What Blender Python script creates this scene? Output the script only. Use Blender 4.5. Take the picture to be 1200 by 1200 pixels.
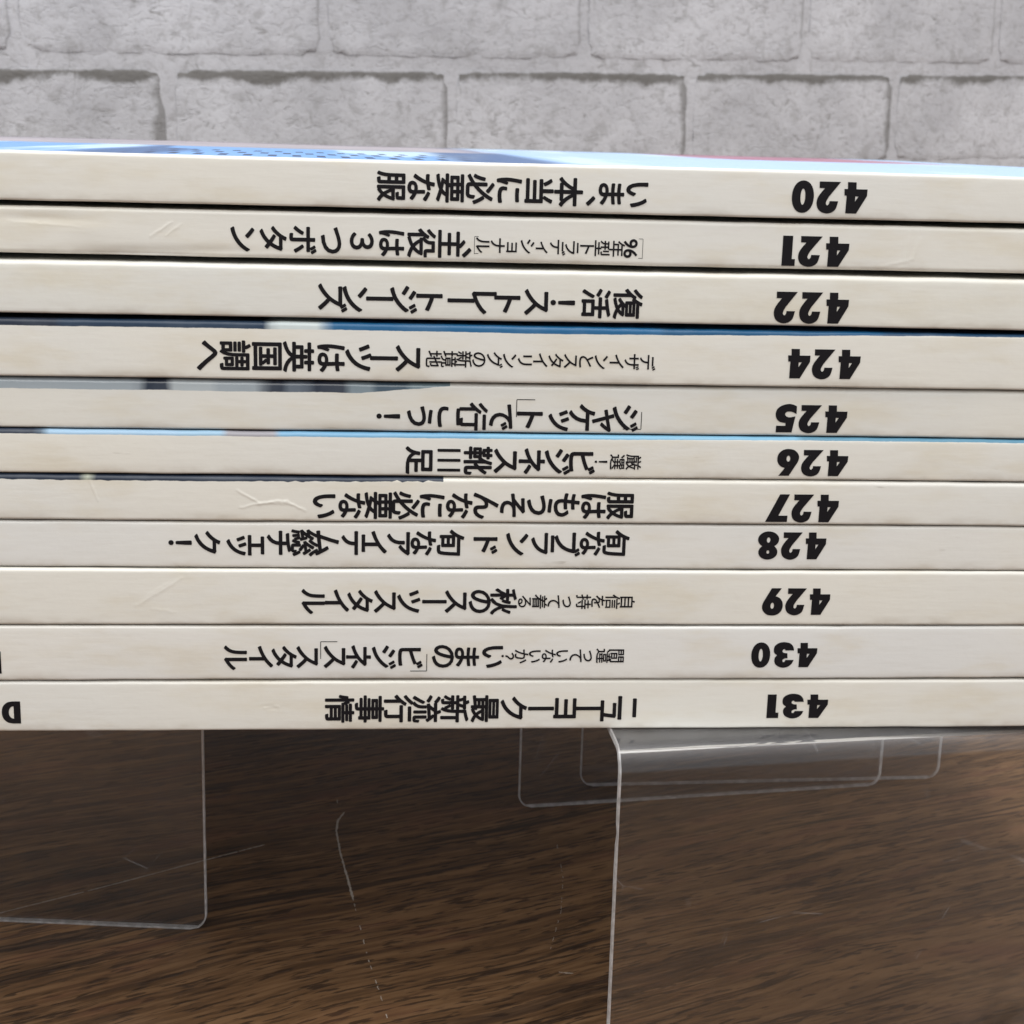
import bpy, bmesh, math, random
from mathutils import Vector, Matrix, noise
random.seed(7)
for o in list(bpy.data.objects): bpy.data.objects.remove(o)
scene = bpy.context.scene
COL = scene.collection
MM = 0.001

# ------------------------------------------------------------------ camera
cam = bpy.data.cameras.new('camera')
cam.sensor_width = 36; cam.lens = 36 * 1850 / 1200
cam.clip_start = 0.01; cam.clip_end = 50
camo = bpy.data.objects.new('camera', cam); COL.objects.link(camo)
yaw, pitch, roll = 0.08960953, 0.23213285, 0.02765085
F = Vector((math.sin(yaw) * math.cos(pitch), math.cos(yaw) * math.cos(pitch), -math.sin(pitch)))
R0 = Vector((math.cos(yaw), -math.sin(yaw), 0)); U0 = R0.cross(F)
R1 = math.cos(roll) * R0 + math.sin(roll) * U0
U1 = -math.sin(roll) * R0 + math.cos(roll) * U0
m = Matrix((R1, U1, -F)).transposed().to_4x4()
m.translation = Vector((-0.01889975, -0.21034747, 0.12845735))
camo.matrix_world = m
cam.dof.use_dof = True; cam.dof.focus_distance = 0.215; cam.dof.aperture_fstop = 100
scene.camera = camo

# ------------------------------------------------------------------ light
w = bpy.data.worlds.new('World'); scene.world = w; w.use_nodes = True
bg = w.node_tree.nodes['Background']
bg.inputs[0].default_value = (0.93, 0.96, 1.0, 1); bg.inputs[1].default_value = 0.56

def area(name, loc, target, sx, sy, power, col):
    l = bpy.data.lights.new(name, 'AREA'); l.shape = 'RECTANGLE'; l.size = sx; l.size_y = sy
    l.energy = power; l.color = col
    o = bpy.data.objects.new(name, l); COL.objects.link(o)
    o.location = loc
    d = Vector(target) - Vector(loc)
    o.rotation_euler = d.to_track_quat('-Z', 'Y').to_euler()
    return o
area('ceiling_or_fill_light', (-0.35, -0.75, 1.25), (0, 0.05, 0.08), 1.5, 1.6, 20.0, (1.0, 0.98, 0.935))
area('ceiling_or_fill_light', (1.5, -0.25, 0.75), (0.1, 0.1, 0.0), 0.9, 0.5, 8.0, (1.0, 0.95, 0.88))  # unseen low side lamp, added to lighten the table at right
area('ceiling_or_fill_light', (-1.5, -0.1, 0.7), (-0.1, 0.1, 0.0), 0.9, 0.5, 5.0, (1.0, 0.94, 0.86))  # its weaker counterpart, added for the table's left patch
area('ceiling_or_fill_light', (0.15, 0.05, 1.7), (0, 0.05, 0.1), 1.6, 0.35, 15.0, (0.93, 0.96, 1.0))
scene.view_settings.view_transform = 'Standard'; scene.view_settings.look = 'None'
scene.view_settings.exposure = 0.0; scene.view_settings.gamma = 1
scene.cycles.transparent_max_bounces = 24

# ------------------------------------------------------------------ node helpers
class NT:
    def __init__(s, name):
        s.m = bpy.data.materials.new(name); s.m.use_nodes = True
        s.t = s.m.node_tree; s.t.nodes.clear()
        s.out = s.n('ShaderNodeOutputMaterial')
    def n(s, typ, **k):
        nd = s.t.nodes.new(typ)
        for a, b in k.items(): setattr(nd, a, b)
        return nd
    def set(s, sock, v):
        if isinstance(v, bpy.types.NodeSocket): s.t.links.new(v, sock)
        elif v is not None:
            if isinstance(v, tuple) and len(v) == 3 and sock.type == 'RGBA': v = v + (1,)
            sock.default_value = v
    def math(s, op, a, b=None, c=None, clamp=False):
        nd = s.n('ShaderNodeMath', operation=op); nd.use_clamp = clamp
        s.set(nd.inputs[0], a)
        if b is not None: s.set(nd.inputs[1], b)
        if c is not None: s.set(nd.inputs[2], c)
        return nd.outputs[0]
    def mix(s, f, a, b, mode='MIX'):
        nd = s.n('ShaderNodeMix', data_type='RGBA', blend_type=mode)
        s.set(nd.inputs[0], f); s.set(nd.inputs[6], a); s.set(nd.inputs[7], b)
        return nd.outputs[2]
    def step(s, v, a, b, lo=0.0, hi=1.0):
        nd = s.n('ShaderNodeMapRange', interpolation_type='SMOOTHSTEP'); nd.clamp = True
        s.set(nd.inputs[0], v); s.set(nd.inputs[1], a); s.set(nd.inputs[2], b); s.set(nd.inputs[3], lo); s.set(nd.inputs[4], hi)
        return nd.outputs[0]
    def attr(s, name):
        return s.n('ShaderNodeAttribute', attribute_name=name).outputs['Fac']
    def coord(s, scale=(1, 1, 1), rot=(0, 0, 0), loc=(0, 0, 0), mode='Object'):
        tc = s.n('ShaderNodeTexCoord'); mp = s.n('ShaderNodeMapping')
        mp.inputs['Scale'].default_value = scale; mp.inputs['Rotation'].default_value = rot; mp.inputs['Location'].default_value = loc
        s.t.links.new(tc.outputs[mode], mp.inputs['Vector']); return mp.outputs[0]
    def noise(s, vec, scale, detail=4, rough=0.55, dist=0.0):
        nd = s.n('ShaderNodeTexNoise'); s.set(nd.inputs['Vector'], vec)
        nd.inputs['Scale'].default_value = scale; nd.inputs['Detail'].default_value = detail
        nd.inputs['Roughness'].default_value = rough; nd.inputs['Distortion'].default_value = dist
        return nd.outputs[0]
    def bump(s, h, dist, strength=1.0, normal=None):
        nd = s.n('ShaderNodeBump'); nd.inputs['Strength'].default_value = strength; nd.inputs['Distance'].default_value = dist
        s.set(nd.inputs['Height'], h)
        if normal is not None: s.set(nd.inputs['Normal'], normal)
        return nd.outputs[0]
    def bsdf(s, col, rough=0.5, normal=None, spec=0.5, link=True, **k):
        nd = s.n('ShaderNodeBsdfPrincipled'); s.set(nd.inputs['Base Color'], col); s.set(nd.inputs['Roughness'], rough)
        nd.inputs['Specular IOR Level'].default_value = spec
        if normal is not None: s.set(nd.inputs['Normal'], normal)
        for a, b in k.items(): s.set(nd.inputs[a.replace('_', ' ')], b)
        if link: s.t.links.new(nd.outputs[0], s.out.inputs[0])
        return nd.outputs[0]

# ------------------------------------------------------------------ object helpers
def mesh_obj(name, verts, faces, mats, parent=None, smooth=False, attrs=None, face_mats=None):
    me = bpy.data.meshes.new(name); me.from_pydata(verts, [], faces)
    for mt in (mats if isinstance(mats, (list, tuple)) else [mats]): me.materials.append(mt)
    if face_mats: me.polygons.foreach_set('material_index', face_mats)
    if smooth: me.polygons.foreach_set('use_smooth', [True] * len(me.polygons))
    for k, v in (attrs or {}).items():
        a = me.attributes.new(k, 'FLOAT', 'POINT'); a.data.foreach_set('value', v)
    me.update()
    o = bpy.data.objects.new(name, me); COL.objects.link(o)
    if parent: o.parent = parent
    return o
def empty(name, loc, label=None, cat=None, group=None, rz=0):
    o = bpy.data.objects.new(name, None); COL.objects.link(o); o.location = loc; o.rotation_euler = (0, 0, rz)
    o.empty_display_size = 0.02
    if label: o['label'] = label
    if cat: o['category'] = cat
    if group: o['group'] = group
    return o
def nz(x, y, z=0): return noise.noise(Vector((x, y, z)))

# ------------------------------------------------------------------ wood table
def wood():
    n = NT('dark_walnut')
    A = math.radians(-22)
    warp = n.noise(n.coord((1, 1, 1), (0, 0, A)), 7, 3, .5)
    warp2 = n.noise(n.coord((.35, 1, 1), (0, 0, A)), 60, 2, .5)
    base = n.coord((1, 1, 1), (0, 0, A))
    sep = n.n('ShaderNodeSeparateXYZ'); n.set(sep.inputs[0], base)
    y = n.math('ADD', n.math('ADD', sep.outputs[1], n.math('MULTIPLY', n.math('SUBTRACT', warp, .5), .018)), n.math('MULTIPLY', n.math('SUBTRACT', warp2, .5), .0022))
    def stretched(k):
        c_ = n.n('ShaderNodeCombineXYZ'); n.set(c_.inputs[0], n.math('MULTIPLY', sep.outputs[0], k)); n.set(c_.inputs[1], y); n.set(c_.inputs[2], sep.outputs[2]); return c_.outputs[0]
    v = stretched(.06)
    bands = n.noise(v, 120, 6, .66)
    fine = n.noise(stretched(.075), 780, 4, .65)
    pores = n.noise(stretched(.13), 1300, 2, .55)
    vein = n.noise(stretched(.05), 210, 3, .55, .4)
    patch = n.noise(base, 16, 3, .5)
    c = n.mix(n.step(bands, .32, .66), (.082, .043, .020), (.200, .109, .051))
    c = n.mix(n.math('MULTIPLY', n.step(fine, .47, .62), .50), c, (.270, .158, .080))
    c = n.mix(n.math('MULTIPLY', n.step(fine, .48, .36), .50), c, (.052, .030, .017))
    c = n.mix(n.math('MULTIPLY', n.step(vein, .41, .33), .60), c, (.034, .021, .016))
    long_ = n.noise(stretched(.018), 150, 2, .4)
    c = n.mix(n.math('MULTIPLY', n.step(n.math('ABSOLUTE', n.math('SUBTRACT', long_, .44)), .010, .003), .7), c, (.016, .011, .009))
    c = n.mix(n.math('MULTIPLY', n.step(pores, .46, .38), .80), c, (.028, .016, .010))
    c = n.mix(n.math('MULTIPLY', n.step(patch, .50, .74), .30), c, (.150, .105, .080))
    red = n.noise(stretched(.25), 130, 2, .5)
    c = n.mix(n.math('MULTIPLY', n.step(red, .56, .70), .30), c, (.215, .095, .055))
    h = n.math('ADD', n.math('MULTIPLY', fine, .6), n.math('MULTIPLY', n.step(pores, .33, .45), .6))
    n.bsdf(c, n.math('ADD', .45, n.math('MULTIPLY', fine, .2)), n.bump(h, .00012, .5), .22)
    return n.m
M_wood = wood()
def rounded_slab(x0, x1, y0, y1, z0, z1, b):
    bm = bmesh.new(); bmesh.ops.create_cube(bm, size=1)
    for v in bm.verts:
        v.co = Vector(((x0 + x1) / 2 + v.co.x * (x1 - x0), (y0 + y1) / 2 + v.co.y * (y1 - y0), (z0 + z1) / 2 + v.co.z * (z1 - z0)))
    bmesh.ops.bevel(bm, geom=bm.edges[:], offset=b, segments=3, affect='EDGES', profile=.6)
    return bm
bm = rounded_slab(-.75, .85, -.55, .95, -.040, -.012, .002)
me = bpy.data.meshes.new('table'); bm.to_mesh(me); bm.free(); me.materials.append(M_wood)
table = bpy.data.objects.new('table', me); COL.objects.link(table)
table['label'] = 'dark brown wood-grain table top beneath the clear stands'; table['category'] = 'table'

def scratch_mat():
    n = NT('scratch_pale'); n.bsdf(n.mix(n.noise(n.coord(), 3000, 2), (.34, .30, .26), (.62, .58, .52)), .6, spec=.2); return n.m
M_scr = scratch_mat()
def ribbon(name, pts, width, z, mat, parent, broken=0.0, seed=1, jitter=.0):
    rnd = random.Random(seed); P = []
    for i in range(len(pts) - 1):
        a, b = Vector(pts[i]), Vector(pts[i + 1]); k = max(2, int((b - a).length / .4))
        for j in range(k): P.append(a.lerp(b, j / k))
    P.append(Vector(pts[-1])); vs = []; fs = []
    for i, p in enumerate(P):
        d = (P[min(i + 1, len(P) - 1)] - P[max(i - 1, 0)]).normalized(); nn = Vector((-d.y, d.x))
        ww = width * (.35 + .65 * rnd.random()); p = p + nn * (rnd.random() - .5) * jitter
        vs += [((p.x + nn.x * ww / 2) * MM, (p.y + nn.y * ww / 2) * MM, z * MM), ((p.x - nn.x * ww / 2) * MM, (p.y - nn.y * ww / 2) * MM, z * MM)]
    for i in range(len(P) - 1):
        if nz(i * .23 + seed * 7, seed) > -.5 + broken: fs.append((2 * i, 2 * i + 1, 2 * i + 3, 2 * i + 2))
    return mesh_obj(name, vs, fs, mat, parent)
ribbon('scratch', [(-26.4, 112), (-26.3, 104.4), (-26.0, 93.8), (-25.0, 83.7), (-22.7, 67.1), (-21.2, 55.3), (-19.3, 41.3), (-17.1, 28.5), (-16, 21.2), (-14, 8)], .20, -11.97, M_scr, table, .62, 3, .12)
ribbon('scratch', [(-24.7, 103.5), (-26.0, 99.5), (-26.2, 94.5), (-25.4, 86), (-24.3, 78), (-22.9, 68.5), (-22.3, 64)], .50, -11.965, M_scr, table, .05, 4, .16)
ribbon('scratch', [(-96, 54), (-86.6, 60.6), (-69.8, 70.3), (-54, 80), (-40.5, 88.1)], .34, -11.965, M_scr, table, .15, 5, .05)
ribbon('scratch', [(13.6, 35.9), (16, 35.4)], .3, -11.97, M_scr, table, 0, 8, .1)
ribbon('scratch', [(19, 90), (18.5, 72), (16.5, 58), (13, 44)], .10, -11.97, M_scr, table, .55, 9, .05)

# ------------------------------------------------------------------ brick wall
def plaster(n, ob, seedloc):
    """whitewash: mottled, dabbed on with a brush, rough underneath"""
    big = n.noise(ob, 20, 4, .55)
    med = n.noise(ob, 130, 5, .68, .5)
    dab = n.noise(n.coord((1, 1, 2.1), (0, .55, 0), seedloc), 150, 5, .7, 1.2)
    dab2 = n.noise(n.coord((1.9, 1, 1), (0, -.4, 0), seedloc), 120, 4, .7, .9)
    col = n.mix(n.step(big, .3, .7), (.425, .421, .446), (.550, .546, .576))
    col = n.mix(n.math('MULTIPLY', n.step(med, .50, .34), .48), col, (.29, .282, .285))
    where = n.step(n.noise(ob, 38, 3), .46, .62)
    m1 = n.math('MULTIPLY', n.step(dab, .41, .33), n.math('ADD', .15, n.math('MULTIPLY', where, .75)))
    m2 = n.math('MULTIPLY', n.step(dab2, .38, .30), n.math('MULTIPLY', n.step(n.noise(ob, 27, 2), .45, .58), .6))
    m = n.math('MAXIMUM', m1, m2)
    col = n.mix(n.math('MULTIPLY', m, .78), col, (.20, .192, .186))
    grit = n.noise(ob, 430, 3, .65)
    col = n.mix(n.math('MULTIPLY', n.step(grit, .46, .34), .35), col, (.30, .292, .292))
    h = n.math('ADD', n.math('ADD', n.math('MULTIPLY', med, .8), n.math('MULTIPLY', grit, .7)), n.math('MULTIPLY', n.step(dab, .32, .50), .5))
    return col, h
def brick_mat():
    n = NT('whitewashed_brick'); ob = n.coord()
    col, h = plaster(n, ob, (0, 0, 0))
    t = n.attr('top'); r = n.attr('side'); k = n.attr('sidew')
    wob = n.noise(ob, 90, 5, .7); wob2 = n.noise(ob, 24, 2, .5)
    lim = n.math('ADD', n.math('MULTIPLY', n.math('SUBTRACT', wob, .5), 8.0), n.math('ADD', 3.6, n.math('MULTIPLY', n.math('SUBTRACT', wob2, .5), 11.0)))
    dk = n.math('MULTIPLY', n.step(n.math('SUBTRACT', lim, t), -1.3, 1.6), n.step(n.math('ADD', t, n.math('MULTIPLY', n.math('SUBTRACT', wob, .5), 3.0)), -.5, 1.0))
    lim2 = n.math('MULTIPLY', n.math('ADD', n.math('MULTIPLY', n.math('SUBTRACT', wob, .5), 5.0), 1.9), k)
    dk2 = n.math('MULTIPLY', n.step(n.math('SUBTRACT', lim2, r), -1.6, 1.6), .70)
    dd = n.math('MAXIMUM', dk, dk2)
    col = n.mix(n.math('MULTIPLY', dd, .88), col, (.115, .108, .098))  # printed shadow lines of the joints, painted into the brick colour
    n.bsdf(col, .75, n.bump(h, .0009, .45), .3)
    return n.m
def mortar_mat():
    n = NT('whitewashed_mortar'); ob = n.coord()
    col, h = plaster(n, ob, (3, 0, 2))
    n.bsdf(n.mix(.10, col, (.42, .41, .43)), .8, n.bump(h, .0008, .4), .25); return n.m
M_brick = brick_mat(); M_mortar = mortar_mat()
al, el = math.radians(23.5), math.radians(2.1)
H = Vector((math.cos(al) * math.cos(el), math.sin(al) * math.cos(el), math.sin(el)))
N = H.cross(Vector((0, 0, 1))).normalized(); V = N.cross(H); V = V if V.z > 0 else -V
wm = Matrix((H, -N, V)).transposed().to_4x4(); wm.translation = Vector((.03397972, .43, .148854))
# wall body in its own axes: x along, y into the wall, z up
X0, X1, Z0, Z1 = -.47, .60, -.158, .26
nx, nzz = 214, 84
vs = []; fs = []
for j in range(nzz + 1):
    for i in range(nx + 1):
        x = X0 + (X1 - X0) * i / nx; z = Z0 + (Z1 - Z0) * j / nzz
        vs.append((x, .0008 + .0003 * nz(x * 90, z * 90) + .0003 * nz(x * 300, z * 300, 4), z))
for j in range(nzz):
    for i in range(nx):
        a = j * (nx + 1) + i; fs.append((a, a + 1, a + nx + 2, a + nx + 1))
b0 = len(vs); vs += [(X0, .02, Z0), (X1, .02, Z0), (X1, .02, Z1), (X0, .02, Z1)]
fs += [(b0 + 3, b0 + 2, b0 + 1, b0)]
bot = list(range(nx + 1)); top = [nzz * (nx + 1) + i for i in range(nx + 1)]
fs += [tuple([b0, b0 + 1] + bot[::-1]), tuple([b0 + 3] + top + [b0 + 2])]
L = [j * (nx + 1) for j in range(nzz + 1)]; Rr = [j * (nx + 1) + nx for j in range(nzz + 1)]
fs += [tuple([b0] + L + [b0 + 3]), tuple([b0 + 2] + Rr[::-1] + [b0 + 1])]
wall = mesh_obj('wall', vs, fs, M_mortar, smooth=False)
for p_ in list(wall.data.polygons)[:nx * nzz]: p_.use_smooth = True
wall['kind'] = 'structure'; wall.matrix_world = wm

def brick(x0, x1, z0, z1, seed, fine, sidew, lside):
    nu, nv = (44, 16) if fine else (10, 4)
    vs = []; fs = []; ta = []; sa = []; sw = []
    W_, H_ = x1 - x0, z1 - z0
    for j in range(nv + 1):
        for i in range(nu + 1):
            u = i / nu; v = j / nv
            # concentrate rows near the edges
            uu = u + .018 * math.sin(2 * math.pi * u) * -1; vv = v - .09 * math.sin(2 * math.pi * v) / 1.0
            x = x0 + W_ * uu; z = z0 + H_ * vv
            e = min(uu * W_, (1 - uu) * W_, vv * H_, (1 - vv) * H_) / MM
            du = min(uu, 1 - uu) * W_ / MM; dv = min(vv, 1 - vv) * H_ / MM
            rc = 4.5
            if du < rc and dv < rc: e = rc - min(rc, math.hypot(rc - du, rc - dv))
            prof = min(1, e / 2.2); prof = math.sin(prof * math.pi / 2)
            sx = .7 * nz(z * 180, seed, 1) + .3 * nz(z * 600, seed, 2); sz = .7 * nz(x * 110, seed, 3) + .35 * nz(x * 420, seed, 5)
            cx = (uu - .5) * 2; cz = (vv - .5) * 2
            x += sx * MM * abs(cx) ** 6; z += sz * MM * abs(cz) ** 4
            if du < rc and dv < rc and i in (0, nu) or (j in (0, nv) and du < rc):
                x -= math.copysign((rc - du) * (.3 if dv < rc else 0) * MM, cx); z -= math.copysign((rc - dv) * .3 * MM, cz) if du < rc else 0
            y = .0006 - .0003 * prof + .00035 * nz(x * 130, z * 130, seed) + .0002 * nz(x * 420, z * 420, seed)
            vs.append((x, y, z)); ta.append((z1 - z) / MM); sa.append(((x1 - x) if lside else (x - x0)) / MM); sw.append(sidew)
    for j in range(nv):
        for i in range(nu):
            a = j * (nu + 1) + i; fs.append((a, a + 1, a + nu + 2, a + nu + 1))
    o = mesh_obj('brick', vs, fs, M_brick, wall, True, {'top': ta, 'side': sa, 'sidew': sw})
    return o
rowp, bw, g = .0432, .1112, .0040
for r in range(-6, 5):
    zt = .0052 + r * rowp; zb = max(zt - .0378, Z0 + .001)
    if zt > Z1 or zt < Z0 + .01: continue
    off = -.0261 if r % 2 == 0 else .0335
    for k in range(-5, 7):
        a = off + (k - 1) * bw + g / 2; b = off + k * bw - g / 2
        a = max(a, X0 + .001); b = min(b, X1 - .001)
        if b - a < .012: continue
        fine = r in (0, 1, -1) and -.25 < (a + b) / 2 < .34
        rnd = random.Random(r * 31 + k)
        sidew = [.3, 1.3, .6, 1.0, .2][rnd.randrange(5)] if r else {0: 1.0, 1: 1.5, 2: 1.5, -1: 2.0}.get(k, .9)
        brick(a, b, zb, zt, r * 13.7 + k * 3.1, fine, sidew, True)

# ------------------------------------------------------------------ clear risers
def clear_mat():
    n = NT('clear_plastic_sheet')
    tr = n.n('ShaderNodeBsdfTransparent'); tr.inputs[0].default_value = (.985, .985, .985, 1)
    ob = n.coord()
    sc = n.noise(n.coord((1, 1, .35), (0.3, 0.5, 0.2)), 700, 3, .7, 1.5)
    gl = n.n('ShaderNodeBsdfGlossy'); gl.inputs['Roughness'].default_value = .07; gl.inputs[0].default_value = (1, 1, 1, 1)
    n.set(gl.inputs['Normal'], n.bump(n.noise(ob, 60, 2), .0006, .35))
    fr = n.n('ShaderNodeFresnel'); fr.inputs[0].default_value = 1.47
    m1 = n.n('ShaderNodeMixShader'); n.set(m1.inputs[0], n.math('MULTIPLY', fr.outputs[0], 1.0)); n.set(m1.inputs[1], tr.outputs[0]); n.set(m1.inputs[2], gl.outputs[0])
    df = n.n('ShaderNodeBsdfDiffuse'); df.inputs[0].default_value = (.75, .74, .76, 1)
    vor = n.n('ShaderNodeTexVoronoi', feature='DISTANCE_TO_EDGE'); n.set(vor.inputs['Vector'], n.coord((1, .3, 1.0), (.2, .9, .4))); vor.inputs['Scale'].default_value = 45
    line = n.math('MULTIPLY', n.step(vor.outputs[0], .006, .0), n.step(n.noise(ob, 90, 2), .56, .66))
    haze = n.math('ADD', n.math('ADD', .008, n.math('MULTIPLY', n.step(sc, .62, .74), .02)), n.math('MULTIPLY', line, .10))
    geo = n.n('ShaderNodeNewGeometry'); sn = n.n('ShaderNodeSeparateXYZ'); n.set(sn.inputs[0], geo.outputs['Normal'])
    level_haze = n.math('MULTIPLY', n.step(n.math('ABSOLUTE', sn.outputs[2]), .35, .95), n.math('ADD', .022, n.math('MULTIPLY', n.noise(ob, 220, 4, .65), .055)))  # level faces paled: the ledge's brightness is put into the haze colour
    haze = n.math('ADD', haze, level_haze)
    m2 = n.n('ShaderNodeMixShader'); n.set(m2.inputs[0], haze); n.set(m2.inputs[1], m1.outputs[0]); n.set(m2.inputs[2], df.outputs[0])
    n.set(n.out.inputs[0], m2.outputs[0]); return n.m
def rim_mat():
    n = NT('clear_plastic_lit_edge')  # pale rim colour stands in for light carried to the sheet's edge
    tr = n.n('ShaderNodeBsdfTransparent'); tr.inputs[0].default_value = (.9, .9, .9, 1)
    gl = n.n('ShaderNodeBsdfGlossy'); gl.inputs['Roughness'].default_value = .25
    df = n.n('ShaderNodeBsdfTranslucent'); df.inputs[0].default_value = (.93, .92, .93, 1)
    d2 = n.n('ShaderNodeBsdfDiffuse'); d2.inputs[0].default_value = (.90, .89, .90, 1)
    a = n.n('ShaderNodeMixShader'); a.inputs[0].default_value = .35; n.set(a.inputs[1], df.outputs[0]); n.set(a.inputs[2], d2.outputs[0])
    b = n.n('ShaderNodeMixShader'); n.set(b.inputs[0], n.step(n.noise(n.coord(), 500, 3), .3, .75, .55, .95)); n.set(b.inputs[1], tr.outputs[0]); n.set(b.inputs[2], a.outputs[0])
    c = n.n('ShaderNodeMixShader'); c.inputs[0].default_value = .18; n.set(c.inputs[1], b.outputs[0]); n.set(c.inputs[2], gl.outputs[0])
    n.set(n.out.inputs[0], c.outputs[0]); return n.m
M_clear = clear_mat(); M_rim = rim_mat()
def riser(corner, ang, W, D, Hh, label, shear=0, t=.85, r=3.8, chips=False):
    """corner: foot of the front leg's left edge (mm)."""
    root = empty('display_riser', (corner[0] * MM, corner[1] * MM, -.012), label, 'display stand', 'clear plastic risers under the stack', math.radians(ang))
    path = []                                         # (d, z, normal d, normal z, s)
    rc = 3.0
    zs = [0, .42, .8, 1.4, 2.0, 2.6, 3.0] + [3 + (Hh - r - 3) * i / 30 for i in range(1, 31)]
    for z in zs: path.append((0, z, -1, 0))
    for i in range(1, 11):
        a = math.pi - i / 10 * math.pi / 2; path.append((r + r * math.cos(a), Hh - r + r * math.sin(a), math.cos(a), math.sin(a)))
    for i in range(1, 21): path.append((r + (D - 2 * r) * i / 20, Hh, 0, 1))
    for i in range(1, 11):
        a = math.pi / 2 - i / 10 * math.pi / 2; path.append((D - r + r * math.cos(a), Hh - r + r * math.sin(a), math.cos(a), math.sin(a)))
    for z in zs[::-1][1:]: path.append((D, z, 1, 0))
    S = [0]
    for i in range(1, len(path)): S.append(S[-1] + math.hypot(path[i][0] - path[i - 1][0], path[i][1] - path[i - 1][1]))
    tot = S[-1]; nw = 18; bd = .26
    ov = []; iv = []
    for i, (d, z, nd, nq) in enumerate(path):
        e = min(S[i], tot - S[i]); ins = rc - math.sqrt(max(0, rc * rc - (rc - e) ** 2)) if e < rc else 0
        for k in range(nw + 1):
            q = (0 if k == 0 else bd if k == 1 else W - 2 * ins - bd if k == nw - 1 else W - 2 * ins if k == nw else bd + (W - 2 * ins - 2 * bd) * (k - 1) / (nw - 2)); x = ins + q + shear * d / D
            jit = (.04 * nz(S[i] * .9, 3, ang) if k in (0, nw) else 0)
            if chips and k == 0 and d < 1 and abs(z - 46.5) < .6: jit += .18
            wob = .10 * nz(x * .03, S[i] * .025, corner[0])
            ov.append(((x + jit) * MM, (d + nd * wob) * MM, (z + nq * min(0, wob)) * MM))
            iv.append(((x + jit) * MM, (d - nd * (t - wob)) * MM, (z - nq * (t - min(0, wob))) * MM))
    n = len(ov); vs = ov + iv; fs = []; fm = []
    cols = nw + 1; rows = len(path)
    for i in range(rows - 1):
        for k in range(nw):
            a = i * cols + k
            edge = 1 if (k in (0, nw - 1) or i in (0, rows - 2)) else 0  # face borders take the rim too, so the edge glow is painted on
            fs.append((a, a + cols, a + cols + 1, a + 1)[::-1]); fm.append(edge)
            fs.append((n + a, n + a + cols, n + a + cols + 1, n + a + 1)); fm.append(edge)
        for k in (0, nw):
            a = i * cols + k; f = (a, n + a, n + a + cols, a + cols); fs.append(f if k else f[::-1]); fm.append(1)
    for i in (0, rows - 1):
        for k in range(nw):
            a = i * cols + k; f = (a, a + 1, n + a + 1, n + a); fs.append(f if i == 0 else f[::-1]); fm.append(1)
    # split: front leg, top, rear leg are one bent sheet
    o = mesh_obj('bent_sheet', vs, fs, [M_clear, M_rim], root, True, None, fm)
    o.data.set_sharp_from_angle(angle=math.radians(35))
    return root
HT = 58.6
riser((15.2, -8.4), 7.4, 84, 113.3, HT, 'clear plastic riser at right whose bent front edge juts out below the stack', shear=12, chips=True)
riser((27.4, 116.1), 2.1, 83.5, 84.0, HT, 'clear plastic riser farthest back, its front leg standing behind the right riser')
riser((-131.9, 62.8), -6.7, 84, 138.0, HT, 'clear plastic riser at left with a rounded lower corner on the table')

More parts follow.
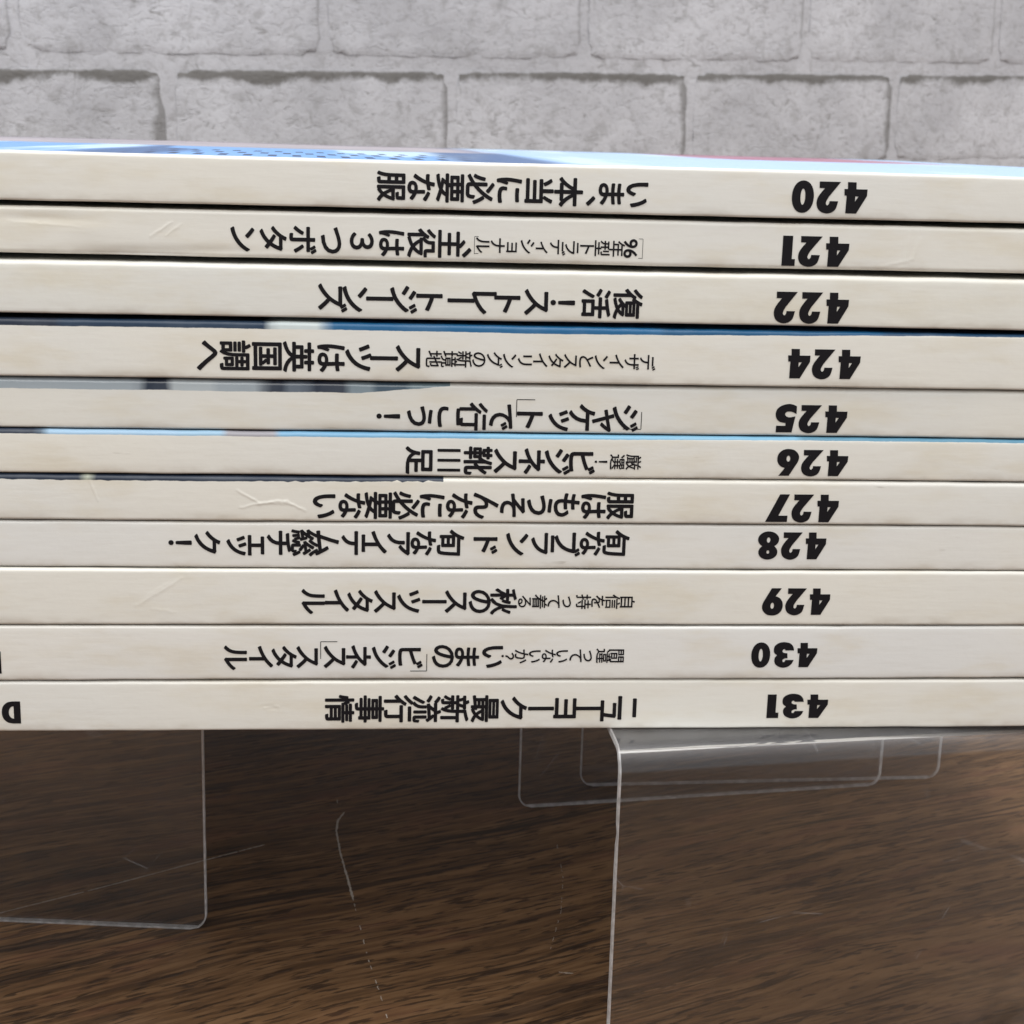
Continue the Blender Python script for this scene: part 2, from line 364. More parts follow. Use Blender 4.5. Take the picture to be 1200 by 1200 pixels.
# ------------------------------------------------------------------ magazines
def art_mat(name, stops, blue_cover=False, seed=0, tint=(0, 0, 0)):
    n = NT(name); glossy_art = name.endswith('425')
    ob = n.coord(loc=(seed * 1.7, 0, seed * .31))
    x = n.attr('along')
    lowf = n.noise(ob, 18, 3, .5)
    streak = n.noise(n.coord((.12, .3, 1), loc=(seed, 0, seed)), 1300, 4, .6)
    blot = n.noise(n.coord((.45, 1, 1.5), loc=(seed, 2, 0)), 110, 4, .6)
    base = tuple(min(1, a + b) for a, b in zip((.738, .714, .650), tint)); warm = tuple(a * b for a, b in zip(base, (.90, .86, .78))); cool = tuple(a * b for a, b in zip(base, (.97, .99, 1.03)))
    c = n.mix(n.step(lowf, .35, .68), cool, base)
    c = n.mix(n.math('MULTIPLY', n.step(blot, .47, .74), .75), c, warm)
    c = n.mix(n.math('MULTIPLY', n.step(streak, .50, .30), .08), c, (.50, .45, .38))
    # grime rubbed in towards the lower fold, in patches
    lowd = n.attr('fromlow')
    gr = n.math('MULTIPLY', n.step(lowd, 1.7, .1), n.step(n.noise(n.coord((.5, 1, 1), loc=(seed * 3, 0, 0)), 120, 4, .65), .42, .66))
    c = n.mix(n.math('MULTIPLY', gr, .50), c, (.37, .31, .24))
    # dark scuff streaks and specks
    sc = n.noise(n.coord((.13, 1, 1), loc=(seed * 5, 0, seed)), 800, 3, .6)
    scm = n.math('MULTIPLY', n.step(sc, .68, .76), n.step(n.noise(ob, 75, 2), .50, .62))
    c = n.mix(n.math('MULTIPLY', scm, .45), c, (.26, .22, .18))
    vor = n.n('ShaderNodeTexVoronoi'); n.set(vor.inputs['Vector'], n.coord((1, 1, 1), loc=(seed * 2.3, .3, seed))); vor.inputs['Scale'].default_value = 95
    sepc = n.n('ShaderNodeSeparateColor'); n.set(sepc.inputs[0], vor.outputs['Color'])
    sp = n.math('MULTIPLY', n.step(vor.outputs['Distance'], .040, .018), n.math('GREATER_THAN', sepc.outputs[0], .86))
    c = n.mix(n.math('MULTIPLY', sp, .75), c, (.10, .07, .05))
    rough = n.math('ADD', .33, n.math('MULTIPLY', n.noise(ob, 260, 3), .16))
    if stops:
        rp = n.n('ShaderNodeValToRGB'); rp.color_ramp.interpolation = 'LINEAR'
        els = rp.color_ramp.elements
        pts = []
        for i, (xx, cc) in enumerate(stops):
            f = (xx + 220) / 300
            if i: pts.append((max(0, f - .0015), stops[i - 1][1]))
            pts.append((f, cc))
        els[0].position = pts[0][0]; els[0].color = pts[0][1] + (1,)
        els[1].position = min(1, pts[1][0]) if len(pts) > 1 else 1; els[1].color = (pts[1][1] if len(pts) > 1 else pts[0][1]) + (1,)
        for f, cc in pts[2:]:
            e = els.new(min(1, f)); e.color = cc + (1,)
        n.set(rp.inputs[0], n.math('DIVIDE', n.math('ADD', n.math('ADD', x, n.math('MULTIPLY', n.math('SUBTRACT', n.noise(ob, 700, 2), .5), .5)), 220), 300))
        ac = n.mix(n.math('MULTIPLY', n.step(n.noise(ob, 160, 4), .4, .7), .07), rp.outputs[0], n.mix(.5, rp.outputs[0], (.75, .8, .85)))
        if blue_cover:
            s = n.attr('back')
            row = n.math('FLOOR', n.math('DIVIDE', s, 20.0)); fr_s = n.math('FRACT', n.math('DIVIDE', s, 20.0))
            fx = n.math('FRACT', n.math('ADD', n.math('DIVIDE', n.math('ADD', x, n.math('MULTIPLY', s, .05)), 3.3), n.math('MULTIPLY', row, .43)))
            dash = n.math('MULTIPLY', n.math('LESS_THAN', fx, .36), n.math('MULTIPLY', n.math('GREATER_THAN', fr_s, .30), n.math('LESS_THAN', fr_s, .90)))
            rng = n.math('MULTIPLY', n.step(x, -56, -48), n.step(x, 0, -12))
            dash = n.math('MULTIPLY', dash, n.math('MULTIPLY', rng, n.math('MULTIPLY', n.math('GREATER_THAN', s, 4.), n.math('LESS_THAN', s, 66.))))
            pale = n.noise(n.coord((1, .12, 1), (0, 0, .5)), 60, 3, .5)
            ac = n.mix(n.step(pale, .48, .60), (.18, .38, .74), (.52, .70, .92))
            ac = n.mix(n.math('MULTIPLY', n.step(x, -5, 15), .55), ac, (.66, .80, .93))
            strk = n.noise(n.coord((.5, .06, 1), (0, 0, .95)), 110, 2, .5)
            rng2 = n.math('MAXIMUM', n.math('MULTIPLY', n.step(x, -62, -56), n.step(x, -44, -50)), n.math('MULTIPLY', n.step(x, -12, -6), n.step(x, 8, 3)))
            ac = n.mix(n.math('MULTIPLY', n.math('MULTIPLY', n.step(strk, .47, .53), rng2), .85), ac, (.05, .10, .24))
            ac = n.mix(n.math('MULTIPLY', dash, .95), ac, (.02, .045, .13))
            ac = n.mix(n.math('MULTIPLY', n.step(s, 100, 108), n.step(x, 10, -6)), ac, n.mix(n.step(n.noise(ob, 25, 2), .4, .6), (.46, .41, .45), (.36, .34, .38)))
            pk = n.math('MULTIPLY', n.step(s, 125, 135), n.math('MULTIPLY', n.step(x, 46, 60), n.math('SUBTRACT', 1, n.step(x, 104, 108))))
            ac = n.mix(n.math('MULTIPLY', pk, .85), ac, n.mix(n.step(n.noise(ob, 40, 2), .4, .6), (.36, .06, .11), (.45, .16, .22)))
        msk = n.step(n.math('ADD', n.attr('art'), n.math('MULTIPLY', n.math('SUBTRACT', n.noise(n.coord((1, 1, 1)), 900, 3, .7), .5), .14)), -.05, .05)
        c = n.mix(msk, c, ac)
        rough = n.mix(msk, rough, (.16, .16, .16) if glossy_art else (.42, .42, .42))
    coat = .35
    if stops and not glossy_art: coat = n.math('MULTIPLY', n.math('SUBTRACT', 1.0, msk), .35)
    hgt = n.math('ADD', n.math('MULTIPLY', streak, .35), n.math('MULTIPLY', n.noise(ob, 260, 3), .8))
    bmp = n.bump(hgt, .00009, .7)
    n.bsdf(c, rough, bmp, .5, Coat_Weight=coat, Coat_Roughness=.13); return n.m
def page_mat():
    n = NT('page_edges')
    l = n.noise(n.coord((.02, .02, 1)), 9000, 2, .6)
    n.bsdf(n.mix(n.step(l, .35, .65), (.50, .48, .44), (.74, .72, .68)), .8, n.bump(l, .0002, .5), .2); return n.m
def ink_mat():
    n = NT('black_print'); wv = n.noise(n.coord(), 2500, 3)
    n.bsdf(n.mix(n.step(wv, .68, .80), (.009, .008, .010), (.06, .055, .05)), .5, spec=.15); return n.m
M_page = page_mat(); M_ink = ink_mat()

stations = [-222 + 6.5 * i for i in range(23)] + [-72.5 + .7 * i for i in range(0, 215)] + [82 + 4 * i for i in range(12)]
class Mag: pass
def make_mag(num, z0, z1, x1, yo, rt, rb, label, stops=None, wfun=None, ridges=(), dent=(), blue=False, tint=(0, 0, 0), seed=1):
    L_ = 297; xs = [x1 - L_] + [x for x in stations if x1 - L_ + 2 < x < x1 - .3] + [x1]
    for (ax, az, bx, bz, wd, amp) in ridges:
        k = int((abs(bx - ax) + 1.2) / .14); xs += [min(ax, bx) - .6 + .14 * i for i in range(k + 1)]
    xs = sorted(xs); xs = [x for i, x in enumerate(xs) if i == 0 or x - xs[i - 1] > .03]
    g = Mag(); g.z0, g.z1 = z0, z1
    zc = (z0 + z1) / 2; hh = (z1 - z0) / 2
    root = empty('magazine', ((x1 - L_ / 2) * MM, yo * MM, z0 * MM), label, 'magazine', 'magazines stacked on the risers')
    ox, oy, oz = (x1 - L_ / 2), yo, z0
    def wob(x): return .16 * nz(x * .018, num * 3.1) + .05 * nz(x * .11, num * 1.3)
    def ztop(x): return z1 + .10 * nz(x * .02, num * .7, 3) + .05 * nz(x * .16, num * 2.7, 4) + .03 * nz(x * .5, num * 2.7, 4)
    def zbot(x): return z0 + .08 * nz(x * .02, num * .9, 7) + .045 * nz(x * .14, num * 3.7, 8)
    def spy(x, z):
        q = (z - zc) / hh; y = wob(x) - .05 * (1 - min(1, q * q))
        for (ax, az, bx, bz, wd, amp) in ridges:
            dx, dz = bx - ax, bz - az; LL = math.hypot(dx, dz)
            t = ((x - ax) * dx + (z - az) * dz) / (LL * LL); t = max(0, min(1, t))
            d = math.hypot(x - ax - t * dx, z - az - t * dz + .16 * nz(x * 1.3, z * .8, ax))
            y -= .52 * amp * math.exp(-(d / wd) ** 2) * (.4 + .6 * math.sin(math.pi * (.1 + .8 * t)))
        for (ax, az, sx, sz, amp) in dent:
            y += amp * math.exp(-((x - ax) / sx) ** 2 - ((z - az) / sz) ** 2)
        return y
    g.spy = lambda x, z: spy(x, z) + yo
    prof_b = [235, 190, 140, 90, 50, 25, 12, 6, 3, 1.6]
    rows = []
    nsp = 40 if (ridges or dent) else 14
    vs = []; att = []; alo = []; low = []; bk = []
    for x in xs:
        zt, zb = ztop(x), zbot(x); pts = []
        for y in prof_b:
            bul = .10 * (1 - math.exp(-(y - rt) / 12)); pts.append((y + wob(x) * (1 if y < 30 else .3), zt + bul * g_t, y - rt + rt * 1.57))
        for i in range(0, 8):
            a = math.pi / 2 + i / 7 * math.pi / 2; yy = rt + rt * math.cos(a); z = zt - rt + rt * math.sin(a)
            pts.append((yy + (spy(x, z) if i > 3 else wob(x)), z, rt * (math.pi - a)))
        for i in range(1, nsp):
            z = zt - rt - (zt - rt - zb - rb) * i / nsp; pts.append((spy(x, z), z, (z - (zt - rt))))
        for i in range(0, 6):
            a = math.pi + i / 5 * math.pi / 2; yy = rb + rb * math.cos(a); z = zb + rb + rb * math.sin(a)
            pts.append((yy + (spy(x, z) if i < 3 else wob(x)), z, -9))
        for y in prof_b[::-1]:
            if y > rb + .3: pts.append((y + wob(x) * (1 if y < 30 else .3), zb - .08 * (1 - math.exp(-(y - rb) / 12)) * g_b, -9))
        wv = wfun(x) if wfun else -99
        npf = len(pts)
        for (yy, z, s) in pts:
            vs.append(((x - ox) * MM, yy * MM, (z - oz) * MM)); att.append(s - wv if s > -8 else -9); alo.append(x); low.append(z - zb if yy < 2 else 9); bk.append(yy)
    fs = []
    for i in range(len(xs) - 1):
        for k in range(npf - 1):
            a = i * npf + k; fs.append((a, a + 1, a + npf + 1, a + npf))
    mat = art_mat('cover_stock_%d' % num, stops, blue, seed=num - 419, tint=tint)
    o = mesh_obj('cover', vs, fs, mat, root, True, {'art': att, 'along': alo, 'fromlow': low, 'back': bk})
    sm = o.modifiers.new('thick', 'SOLIDIFY'); sm.thickness = .22 * MM; sm.offset = -1
    # page block with slightly uneven leaves at both ends
    pv = []; pf = []; kk = 15
    for j in range(kk + 1):
        z = (z0 + .42 + (z1 - z0 - .84) * j / kk - oz)
        jx = .12 * nz(j * 1.7, num); jy = .12 * nz(j * 2.1, num, 3)
        pv += [((x1 - L_ + .5 + jx - ox) * MM, .7 * MM, z * MM), ((x1 - .5 + jx - ox) * MM, .7 * MM, z * MM), ((x1 - .5 + jx - ox) * MM, (234.3 + jy) * MM, z * MM), ((x1 - L_ + .5 + jx - ox) * MM, (234.3 + jy) * MM, z * MM)]
    for j in range(kk):
        a = 4 * j
        for q in range(4): b = (q + 1) % 4; pf.append((a + q, a + b, a + 4 + b, a + 4 + q))
    pf += [(3, 2, 1, 0), (4 * kk, 4 * kk + 1, 4 * kk + 2, 4 * kk + 3)]
    mesh_obj('page_block', pv, pf, M_page, root)
    g.root = root; g.o = (ox, oy, oz)
    return g

# number: z0, z1 (mm), right end x, spine y, top radius, bottom radius
NAVY = (.012, .022, .045); BLUE = (.010, .115, .27); SKY = (.30, .46, .62); GREY = (.33, .38, .42); PALE = (.58, .65, .66)
def w424(x): return -.40 + .62 * max(0, min(1, (x - 8) / 50)) + .03 * nz(x * .3, 9)
def w425(x):
    if x < -20: return -.72 + .07 * nz(x * .2, 3)
    if x < -8.5: return -.62 + .16 * nz(x * .9, 3) + 1.05 * (x + 20) / 11.5
    return 50
def w426(x): return -.02 + .25 * max(0, min(1, (x + 5) / 40))
def w427(x): return (-.12 + .12 * nz(x * .8, 1) + (.25 + .45 * nz(x * 1.1, 4)) * max(0, min(1, (x + 40) / 30))) if x < -8.9 else 50
def w420(x): return .95 + .1 * nz(x * .3, 5)
def w429(x): return 3.0
MAGS = {}
g_t = g_b = 1.0
spec = [
 (431, 46.75, 54.05, 121.2, .10, .45, .35, dict(label='lowest magazine in the stack, issue 431, lying on the clear risers', dent=[(-33, 50.2, .9, .25, .10)], ridges=[(-34, 50.1, -32, 50.3, .18, .16)])),
 (430, 54.30, 62.10, 121.0, .00, .42, .35, dict(label='magazine with issue 430 on its cream spine, second from the bottom', tint=(-.005, 0, .02))),
 (429, 62.35, 70.22, 120.4, -.10, .50, .35, dict(label='magazine numbered 429 with a diagonal crease near the left of its spine', ridges=[(-51.2, 65.0, -44.9, 69.0, .20, .075), (-50, 66.2, -46.5, 68.5, .14, .05), (-49, 64.6, -45.8, 64.1, .16, .05)])),
 (428, 70.45, 76.85, 120.9, .15, .45, .35, dict(label='magazine numbered 428 with the longest black title on its spine', tint=(-.005, .0, .015))),
 (427, 77.05, 83.25, 120.0, -.15, .60, .35, dict(label='magazine numbered 427 with a wrinkled spine and navy upper fold at left', stops=[(-220, NAVY), (-57.2, (.35, .37, .30)), (-56.0, NAVY), (-20, NAVY)], wfun=w427, ridges=[(-37.3, 81.3, -34.2, 79.5, .16, .13), (-34.6, 79.5, -30.6, 79.9, .15, .15), (-33.6, 79.8, -30.0, 79.4, .14, .09), (-31, 79.8, -28.2, 78.6, .15, .13), (-37.0, 78.9, -33.9, 79.5, .13, .10), (-57, 83, -55.8, 79.8, .15, .10)])),
 (426, 83.45, 89.35, 121.3, -.10, .60, .35, dict(label='thin magazine numbered 426 with a sky blue line along its upper fold', stops=[(-220, NAVY), (-62.6, SKY), (-45, (.28, .45, .60)), (-38.7, (.30, .29, .32)), (-31.5, (.16, .36, .55)), (-5, (.19, .41, .58)), (40, (.10, .25, .36))], wfun=w426)),
 (425, 89.55, 96.20, 120.5, .25, .75, .35, dict(label='magazine numbered 425 whose grey-blue cover art wraps over the fold at left', stops=[(-220, GREY), (-49.7, NAVY), (-45.6, (.42, .47, .50)), (-40, GREY), (-33.5, NAVY), (-30.5, (.12, .15, .19)), (-27.5, NAVY), (-22.5, (.20, .26, .30)), (-19, (.06, .10, .14)), (-14, (.17, .24, .28))], wfun=w425, tint=(-.02, -.015, -.01))),
 (424, 96.45, 104.10, 121.0, -.35, .55, .35, dict(label='magazine numbered 424 with dark blue cover art showing along its upper fold', stops=[(-220, NAVY), (-60, (.012, .035, .075)), (-32.4, PALE), (-25.3, BLUE), (20, (.006, .085, .20)), (50, (.006, .05, .12))], wfun=w424)),
 (422, 104.75, 111.55, 119.8, -.45, .65, .35, dict(label='magazine numbered 422 just below the widest dark gap in the stack', tint=(-.015, -.01, -.01))),
 (421, 112.40, 118.45, 120.7, .15, .55, .55, dict(label='magazine numbered 421 with a dented glossy spine, second from the top', dent=[(-50, 112.6, 9, .9, .28), (-62, 116.9, 5, .6, .12), (-56, 115.6, 3, .9, -.06), (-40, 113.2, 5, .6, .1), (52.5, 114.6, .25, 2.4, -.05)], ridges=[(-48, 114.9, -45.2, 116.8, .15, .10), (-46, 115.0, -44.0, 116.6, .14, .08), (-66, 116.4, -57, 115.9, .16, .05), (49, 112.9, 53.5, 114.0, .25, .07), (53.5, 114.0, 54.2, 116.8, .25, .07)])),
 (420, 119.15, 125.35, 120.6, -.30, .50, .35, dict(label='topmost magazine, issue 420, with light blue cover art on top', stops=[(-220, SKY)], wfun=w420, blue=True)),
]
for (num, z0, z1, x1, yo, rt, rb, kw) in spec:
    g_t = 3.6 if num in (422,) else 2.6 if num == 421 else 1.0
    g_b = 3.6 if num == 421 else 2.6 if num == 420 else 1.0
    MAGS[num] = make_mag(num, z0, z1, x1, yo, rt, rb, **kw)

# ------------------------------------------------------------------ lettering
def text_mesh(body, bold):
    cu = bpy.data.curves.new('text', 'FONT'); cu.body = body; cu.offset = bold; cu.resolution_u = 4; cu.fill_mode = 'FRONT' if hasattr(cu, 'fill_mode') else cu.fill_mode
    cu.dimensions = '2D'; cu.fill_mode = 'BOTH'
    ob = bpy.data.objects.new('text', cu); COL.objects.link(ob)
    me = bpy.data.meshes.new_from_object(ob.evaluated_get(bpy.context.evaluated_depsgraph_get()))
    pts = [(v.co.x, v.co.y) for v in me.vertices]; fcs = [tuple(p.vertices) for p in me.polygons]
    bpy.data.objects.remove(ob); bpy.data.curves.remove(cu); bpy.data.meshes.remove(me)
    return pts, fcs
def outline_mesh(loops):
    cu = bpy.data.curves.new('glyph', 'CURVE'); cu.dimensions = '2D'; cu.fill_mode = 'BOTH'
    for lp in loops:
        sp = cu.splines.new('POLY'); sp.points.add(len(lp) - 1); sp.use_cyclic_u = True
        for p, (x, y) in zip(sp.points, lp): p.co = (x, y, 0, 1)
    ob = bpy.data.objects.new('glyph', cu); COL.objects.link(ob)
    me = bpy.data.meshes.new_from_object(ob.evaluated_get(bpy.context.evaluated_depsgraph_get()))
    pts = [(v.co.x, v.co.y) for v in me.vertices]; fcs = [tuple(p.vertices) for p in me.polygons]
    bpy.data.objects.remove(ob); bpy.data.curves.remove(cu); bpy.data.meshes.remove(me)
    return pts, fcs
def put(name, mag, pts, fcs, xa, xb, za, zb, h, label=None, hfit=True, lift=.05):
    """lettering is upside down on the spine: text left end sits at xb, right end at xa."""
    x0 = min(p[0] for p in pts); x1 = max(p[0] for p in pts); y0 = min(p[1] for p in pts); y1 = max(p[1] for p in pts)
    ox, oy, oz = mag.o; vs = []
    hy = (y1 - y0) if hfit else None
    for (x, y) in pts:
        u = (x - x0) / (x1 - x0); X = xb + (xa - xb) * u; Zc = zb + (za - zb) * u
        Z = Zc - ((y - y0) / hy - .5) * h if hfit else Zc - (y - .38) * h
        vs.append(((X - ox) * MM, (mag.spy(X, Z) - oy - lift) * MM, (Z - oz) * MM))
    o = mesh_obj(name, vs, fcs, M_ink, mag.root)
    if label: o['label'] = label
    return o
# vertical setting: each character is turned a quarter clockwise as the spine lies on its side
def disc(b): return [(0, 0)] + [(b * math.cos(a), b * math.sin(a)) for a in [i * math.pi / 4 for i in range(8)]]
GC = {}
def glyph(ch):
    if ch not in GC: GC[ch] = text_mesh(ch, 0)
    return GC[ch]
def vtext(name, num, body, xs_, za, zb, size, bold, ink):
    mag = MAGS[num]; ox, oy, oz = mag.o; em = size / (.92 + 2 * bold); vs = []; fs = []
    for i, ch in enumerate(body):
        pts, fcs = glyph(ch); u = i / max(1, len(body) - 1); zc = za + (zb - za) * u; xc = xs_[i]
        if ch == 'ー': tp = [((.5 - x) * 1.04, -(y - .38) * .92) for x, y in pts]
        else:
            dx = dy = 0
            if ch in 'ャュョッィェ': dx, dy = .09, .07
            if ch == '、': dx, dy = .58, .60
            tp = [(y - .38 + dy, -(x - .5 + dx)) for x, y in pts]
            if ch in '！？': mx = (min(q[1] for q in tp) + max(q[1] for q in tp)) / 2; tp = [(a, b - mx) for a, b in tp]
        if ink:
            mx = (min(q[0] for q in tp) + max(q[0] for q in tp)) / 2; tp = [(a - mx, b) for a, b in tp]
        for di, (ax, az) in enumerate(disc(bold)):
            k = len(vs)
            for a, b in tp:
                X = xc + (a + ax) * em; Z = zc + (b + az) * em
                vs.append(((X - ox) * MM, (mag.spy(X, Z) - oy - .05 - .0015 * di) * MM, (Z - oz) * MM))
            fs += [tuple(q + k for q in f) for f in fcs]
    return mesh_obj(name, vs, fs, M_ink, mag.root)
SEG = [
 (420, 'いま', [15.34, 11.93], 121.78, 121.8, 3.75, 0.026, 1),
 (420, '、', [9.21], 121.83, 121.83, 3.74, 0.026, 1),
 (420, '本当に必要な服', [6.26, 2.37, -1.51, -5.38, -9.23, -13.07, -16.9], 121.85, 122.04, 3.85, 0.026, 0),
 (421, '年型トラディショナル', [13.03, 11.04, 9.04, 7.05, 5.06, 3.08, 1.1, -0.88, -2.85, -4.82], 114.59, 114.71, 2.13, 0.012, 0),
 (421, '、', [-6.96], 114.73, 114.73, 3.77, 0.024, 1),
 (421, '主役は３つボタン', [-8.99, -12.9, -16.8, -20.69, -24.56, -28.42, -32.27, -36.11], 114.74, 114.93, 3.78, 0.024, 0),
 (422, '復活！ストレートジーンズ', [14.73, 10.46, 5.97, 2.42, -1.46, -4.54, -7.61, -11.8, -15.19, -18.34, -21.6, -24.51], 107.34, 107.51, 3.99, 0.024, 1),
 (424, 'デザインとスタイリングの新境地', [17.76, 15.67, 13.59, 11.51, 9.44, 7.37, 5.3, 3.24, 1.18, -0.88, -2.93, -4.98, -7.03, -9.07, -11.11], 99.56, 99.57, 2.21, 0.012, 0),
 (424, 'スーツは英国調へ', [-14.53, -17.71, -21.11, -24.73, -29.01, -33.16, -37.3, -40.98], 99.57, 99.58, 4.12, 0.024, 1),
 (425, 'ジャケット', [15.18, 12.13, 9.2, 6.04, 2.08], 91.8, 91.73, 4.01, 0.024, 1),
 (425, 'で行こう！', [-1.86, -5.57, -8.92, -12.83, -17.07], 91.71, 91.64, 3.86, 0.024, 1),
 (426, '厳選！', [16.51, 14.26, 12.02], 85.76, 85.75, 2.15, 0.012, 1),
 (426, 'ビジネス靴', [9.42, 6.01, 2.5, -1.13, -4.86], 85.74, 85.72, 3.94, 0.026, 1),
 (426, '足', [-12.87], 85.7, 85.7, 3.90, 0.026, 1),
 (427, '服はもうそんなに必要ない', [15.0, 11.26, 7.53, 3.82, 0.11, -3.58, -7.27, -10.94, -14.6, -18.25, -21.89, -25.52], 79.61, 79.3, 3.93, 0.026, 0),
 (428, '旬なブランド旬なアイテム総チェック！', [14.64, 11.29, 7.83, 4.39, 0.83, -3.54, -8.37, -12.12, -15.52, -18.78, -21.69, -25.29, -28.3, -31.77, -34.88, -37.52, -41.42, -45.08], 74.13, 73.93, 3.79, 0.026, 1),
 (429, '自信を持って着る', [16.56, 14.49, 12.43, 10.36, 8.3, 6.24, 4.19, 2.14], 65.73, 65.74, 2.12, 0.012, 0),
 (429, '秋のスーツスタイル', [-0.85, -4.18, -7.51, -10.47, -14.02, -17.32, -20.73, -23.89, -27.16], 65.75, 65.76, 3.78, 0.024, 1),
 (430, '間違っていないか？', [15.45, 13.5, 11.56, 9.62, 7.68, 5.75, 3.82, 1.89, -0.04], 57.81, 57.74, 2.15, 0.012, 0),
 (430, 'いまの', [-2.2, -5.8, -9.15], 57.73, 57.7, 3.77, 0.024, 1),
 (430, 'ビジネス', [-13.68, -17.37, -20.92, -24.23], 57.67, 57.62, 3.76, 0.024, 1),
 (430, 'スタイル', [-28.01, -31.18, -34.35, -37.86], 57.6, 57.56, 3.74, 0.024, 1),
 (431, 'ニューヨーク最新流行事情', [17.26, 14.56, 11.74, 8.32, 4.91, 1.02, -3.1, -7.33, -11.31, -15.27, -19.34, -23.51], 49.89, 49.93, 4.12, 0.024, 1),
]
for (num, body, xs_, za, zb, size, bold, ink) in SEG:
    vtext('title_lettering' if size > 2.8 else 'subtitle_lettering', num, body, xs_, za, zb, size, bold, ink)
def across(num, body, xc, zc, tall, wide, bold, name):
    # a short run of digits set side by side in one character cell
    mag = MAGS[num]; ox, oy, oz = mag.o; pts, fcs = text_mesh(body, 0); vs = []; fs = []
    x0 = min(p[0] for p in pts); x1 = max(p[0] for p in pts); y0 = min(p[1] for p in pts); y1 = max(p[1] for p in pts)
    for di, (ax, az) in enumerate(disc(bold)):
        k = len(vs)
        for x, y in pts:
            X = xc + ((y - y0) / (y1 - y0) - .5) * tall + ax; Z = zc - ((x - x0) / (x1 - x0) - .5) * wide + az
            vs.append(((X - ox) * MM, (mag.spy(X, Z) - oy - .05 - .0015 * di) * MM, (Z - oz) * MM))
        fs += [tuple(q + k for q in f) for f in fcs]
    mesh_obj(name, vs, fs, M_ink, mag.root)
across(426, '111', -8.81, 85.74, 3.0, 3.0, .07, 'title_lettering')
across(421, '96', 14.86, 114.66, 1.8, 2.4, .05, 'subtitle_lettering')

def bar(name, mag, x0, x1, z0, z1):
    ox, oy, oz = mag.o
    vs = [((x - ox) * MM, (mag.spy(x, z) - oy - .05) * MM, (z - oz) * MM) for x, z in ((x0, z0), (x1, z0), (x1, z1), (x0, z1))]
    return vs
def bracket(mag, corner, dx, dz, t=.10):
    cx, cz = corner; a = bar('', mag, min(cx, cx + dx), max(cx, cx + dx), cz - t / 2, cz + t / 2); b = bar('', mag, cx - t / 2, cx + t / 2, min(cz + t / 2 * (1 if dz > 0 else -1), cz + dz), max(cz + t / 2 * (1 if dz > 0 else -1), cz + dz))
    mesh_obj('quote_bracket', a + b, [(0, 1, 2, 3), (4, 5, 6, 7)], M_ink, mag.root)
bracket(MAGS[425], (17.4, 90.25), -2.5, 2.4); bracket(MAGS[425], (.25, 94.15), 2.5, -2.4)
bracket(MAGS[421], (16.5, 115.95), -.55, -2.6, .06); bracket(MAGS[421], (16.5, 113.4), -.55, .01, .06); bracket(MAGS[421], (-5.95, 115.8), .55, -2.25, .06); bracket(MAGS[421], (-5.95, 113.58), .55, .01, .06)
bracket(MAGS[430], (-11.4, 55.55), -2.3, 2.5); bracket(MAGS[430], (-26.15, 59.85), 2.3, -2.5)

# heavy geometric numerals drawn as outlines (corner points plain, 's' points smoothed)
def crv(pts, n=5):
    """pts: (x,y) corner or (x,y,1) smooth: Catmull-Rom between neighbours when either end is smooth."""
    out = []; N_ = len(pts)
    for i in range(N_):
        p0, p1, p2, p3 = pts[i - 1], pts[i], pts[(i + 1) % N_], pts[(i + 2) % N_]
        if len(p1) == 2 and len(p2) == 2: out.append((p1[0], p1[1])); continue
        if len(p1) == 2: p0 = p1
        if len(p2) == 2: p3 = p2
        for k in range(n):
            t = k / n
            out.append(tuple(.5 * (2 * p1[c] + (p2[c] - p0[c]) * t + (2 * p0[c] - 5 * p1[c] + 4 * p2[c] - p3[c]) * t * t + (3 * p1[c] - p0[c] - 3 * p2[c] + p3[c]) * t ** 3) for c in (0, 1)))
    return out
def ell(cx, cy, rx, ry, n=28, p=1.0):
    r = []
    for i in range(n):
        a = 2 * math.pi * i / n; c, s = math.cos(a), math.sin(a)
        r.append((cx + rx * math.copysign(abs(c) ** p, c), cy + ry * math.copysign(abs(s) ** p, s)))
    return r
def lobes(c1, r1, c2, r2):
    A = [q for q in ell(*c1, *r1, 40) if ((q[0] - c2[0]) / r2[0]) ** 2 + ((q[1] - c2[1]) / r2[1]) ** 2 > 1]
    B = [q for q in ell(*c2, *r2, 40) if ((q[0] - c1[0]) / r1[0]) ** 2 + ((q[1] - c1[1]) / r1[1]) ** 2 > 1]
    # A lower lobe runs counter-clockwise from upper left round the bottom, B the upper one
    A.sort(key=lambda q: (math.atan2(q[1] - c1[1], q[0] - c1[0]) - math.pi / 2) % (2 * math.pi))
    B.sort(key=lambda q: (math.atan2(q[1] - c2[1], q[0] - c2[0]) + math.pi / 2) % (2 * math.pi))
    return A + B
six = [(.31, 1), (.66, 1), (.46, .70), (.60, .64, 1), (.70, .51, 1), (.735, .34, 1), (.69, .15, 1), (.55, .01, 1), (.365, -.03, 1), (.18, .01, 1), (.04, .15, 1), (0, .32, 1), (.04, .48)]
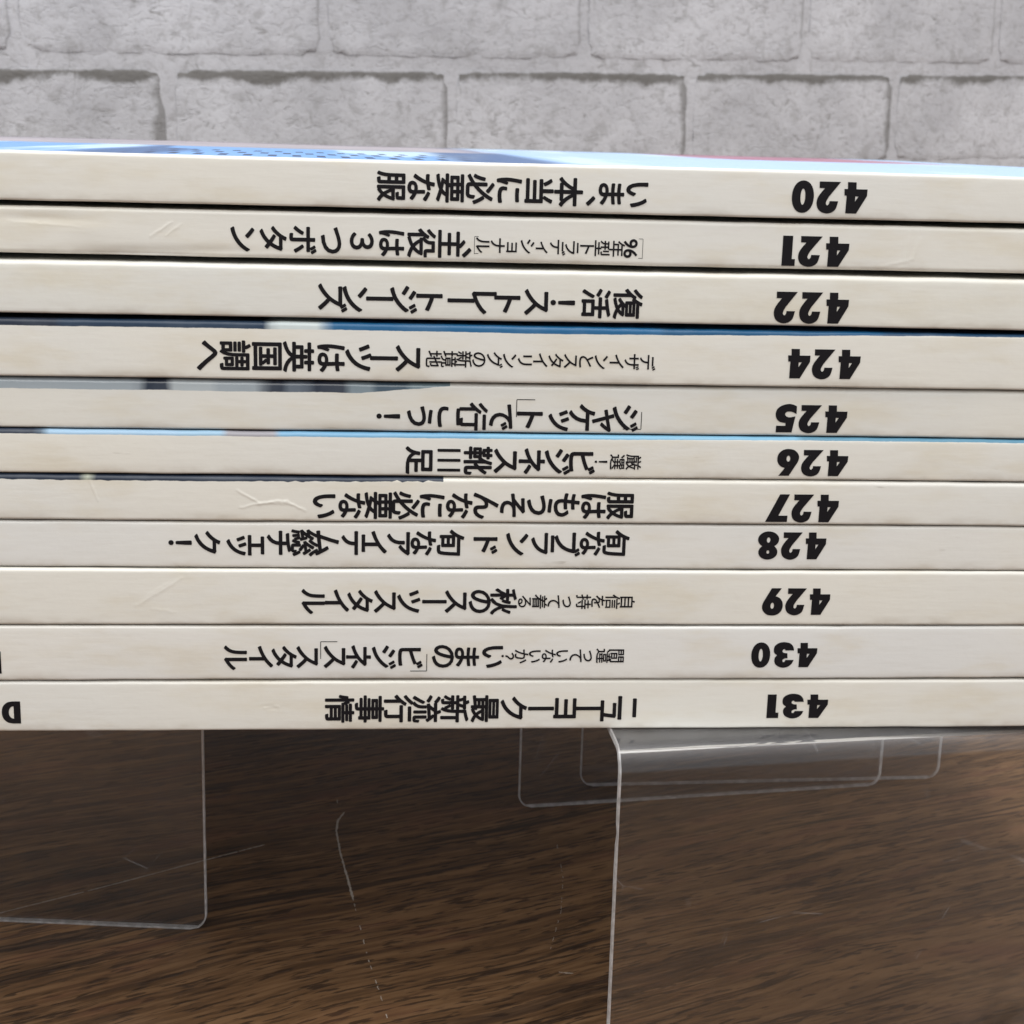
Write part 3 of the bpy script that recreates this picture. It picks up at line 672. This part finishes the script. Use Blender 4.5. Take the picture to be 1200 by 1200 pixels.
G = {
 '4': (.72, [[(.346, 0), (.617, 0), (.605, .22), (.715, .22), (.70, .43), (.63, .43), (.634, 1), (.29, 1), (-.01, .43), (-.015, .22), (.335, .22)], [(.355, .62), (.355, .45), (.255, .45)]]),
 '2': (.70, [crv([(0, 0), (.667, 0), (.66, .21), (.49, .21), (.61, .37, 1), (.70, .53, 1), (.725, .69, 1), (.68, .86, 1), (.57, .97, 1), (.40, 1.02, 1), (.23, .98, 1), (.11, .86, 1), (.05, .62), (.32, .62), (.335, .71, 1), (.385, .76, 1), (.43, .71, 1), (.42, .62, 1), (.35, .48)])]),
 '0': (.70, [ell(.35, .5, .345, .52, p=.94), ell(.35, .5, .075, .26)]),
 '1': (.40, [[(.10, 0), (.41, 0), (.41, 1), (0, 1), (0, .77), (.10, .77)]]),
 '3': (.74, [crv([(0, .31), (.04, .15, 1), (.16, .02, 1), (.37, -.03, 1), (.57, .01, 1), (.71, .13, 1), (.74, .29, 1), (.71, .42, 1), (.61, .51), (.68, .60, 1), (.70, .72, 1), (.65, .88, 1), (.52, .98, 1), (.36, 1.02, 1), (.19, .98, 1), (.06, .86, 1), (-.01, .70), (.29, .70), (.315, .76, 1), (.36, .79, 1), (.40, .75, 1), (.385, .68, 1), (.31, .635, 1), (.22, .63), (.24, .42), (.33, .415, 1), (.405, .38, 1), (.42, .32, 1), (.39, .27, 1), (.35, .26, 1), (.31, .31)])]),
 '5': (.70, [crv([(0, .05), (.12, -.01, 1), (.27, -.03, 1), (.47, .02, 1), (.63, .15, 1), (.68, .34, 1), (.63, .52, 1), (.52, .62, 1), (.34, .66), (.34, .76), (.64, .76), (.64, 1), (.12, 1), (.03, .41), (.20, .45, 1), (.32, .42, 1), (.37, .34, 1), (.33, .26, 1), (.22, .24, 1), (.10, .27, 1), (.0, .33)])]),
 '6': (.72, [crv(six), ell(.36, .34, .062, .115, 16)]),
 '9': (.72, [[(.735 - x, 1 - y) for x, y in crv(six)], ell(.735 - .36, 1 - .34, .062, .115, 16)]),
 '7': (.70, [[(0, 0), (.33, 0), (.78, 1), (.045, 1), (.035, .77), (.345, .77)]]),
 '8': (.72, [lobes((.37, .27), (.37, .30), (.37, .74), (.335, .28)), ell(.37, .29, .062, .10, 16), ell(.37, .735, .05, .065, 14)]),
 'D': (.7, [crv([(0, 0), (.32, 0), (.54, .06, 1), (.70, .24, 1), (.75, .5, 1), (.70, .76, 1), (.54, .94, 1), (.32, 1), (0, 1)]), crv([(.27, .22), (.37, .25, 1), (.45, .37, 1), (.47, .5, 1), (.45, .63, 1), (.37, .75, 1), (.27, .78)])]),
}
NUMS = [(420,36.12,46.34,119.88,124.12),(421,35.45,44.57,112.73,116.81),(422,34.67,44.92,105.14,109.4),(424,37.07,47.19,97.58,101.69),(425,36.03,46.11,89.97,94.02),(426,36.56,46.58,83.95,87.81),(427,35.42,45.74,77.35,81.39),(428,34.68,44.44,71.91,75.99),(429,35.81,45.54,63.77,67.79),(430,34.71,44.26,56.0,59.83),(431,37.57,46.46,48.22,51.99)]
for num, xa, xb, za, zb in NUMS:
    x = 0; P_ = []; F_ = []
    for ch in str(num):
        adv, loops = G[ch]; pts, fcs = outline_mesh(loops); k = len(P_)
        P_ += [(px + x, py) for px, py in pts]; F_ += [tuple(i + k for i in f) for f in fcs]
        x += adv + .115
    put('issue_number', MAGS[num], P_, F_, xa, xb, (za + zb) / 2, (za + zb) / 2, zb - za, lift=.06)
for num, xa, xb, za, zb in ((431, -69.82, -67.29, 47.99, 51.23), (430, -72.1, -69.54, 55.32, 58.51)):
    pts, fcs = outline_mesh(G['D'][1]); put('name_lettering', MAGS[num], pts, fcs, xa, xb, (za + zb) / 2, (za + zb) / 2, zb - za)
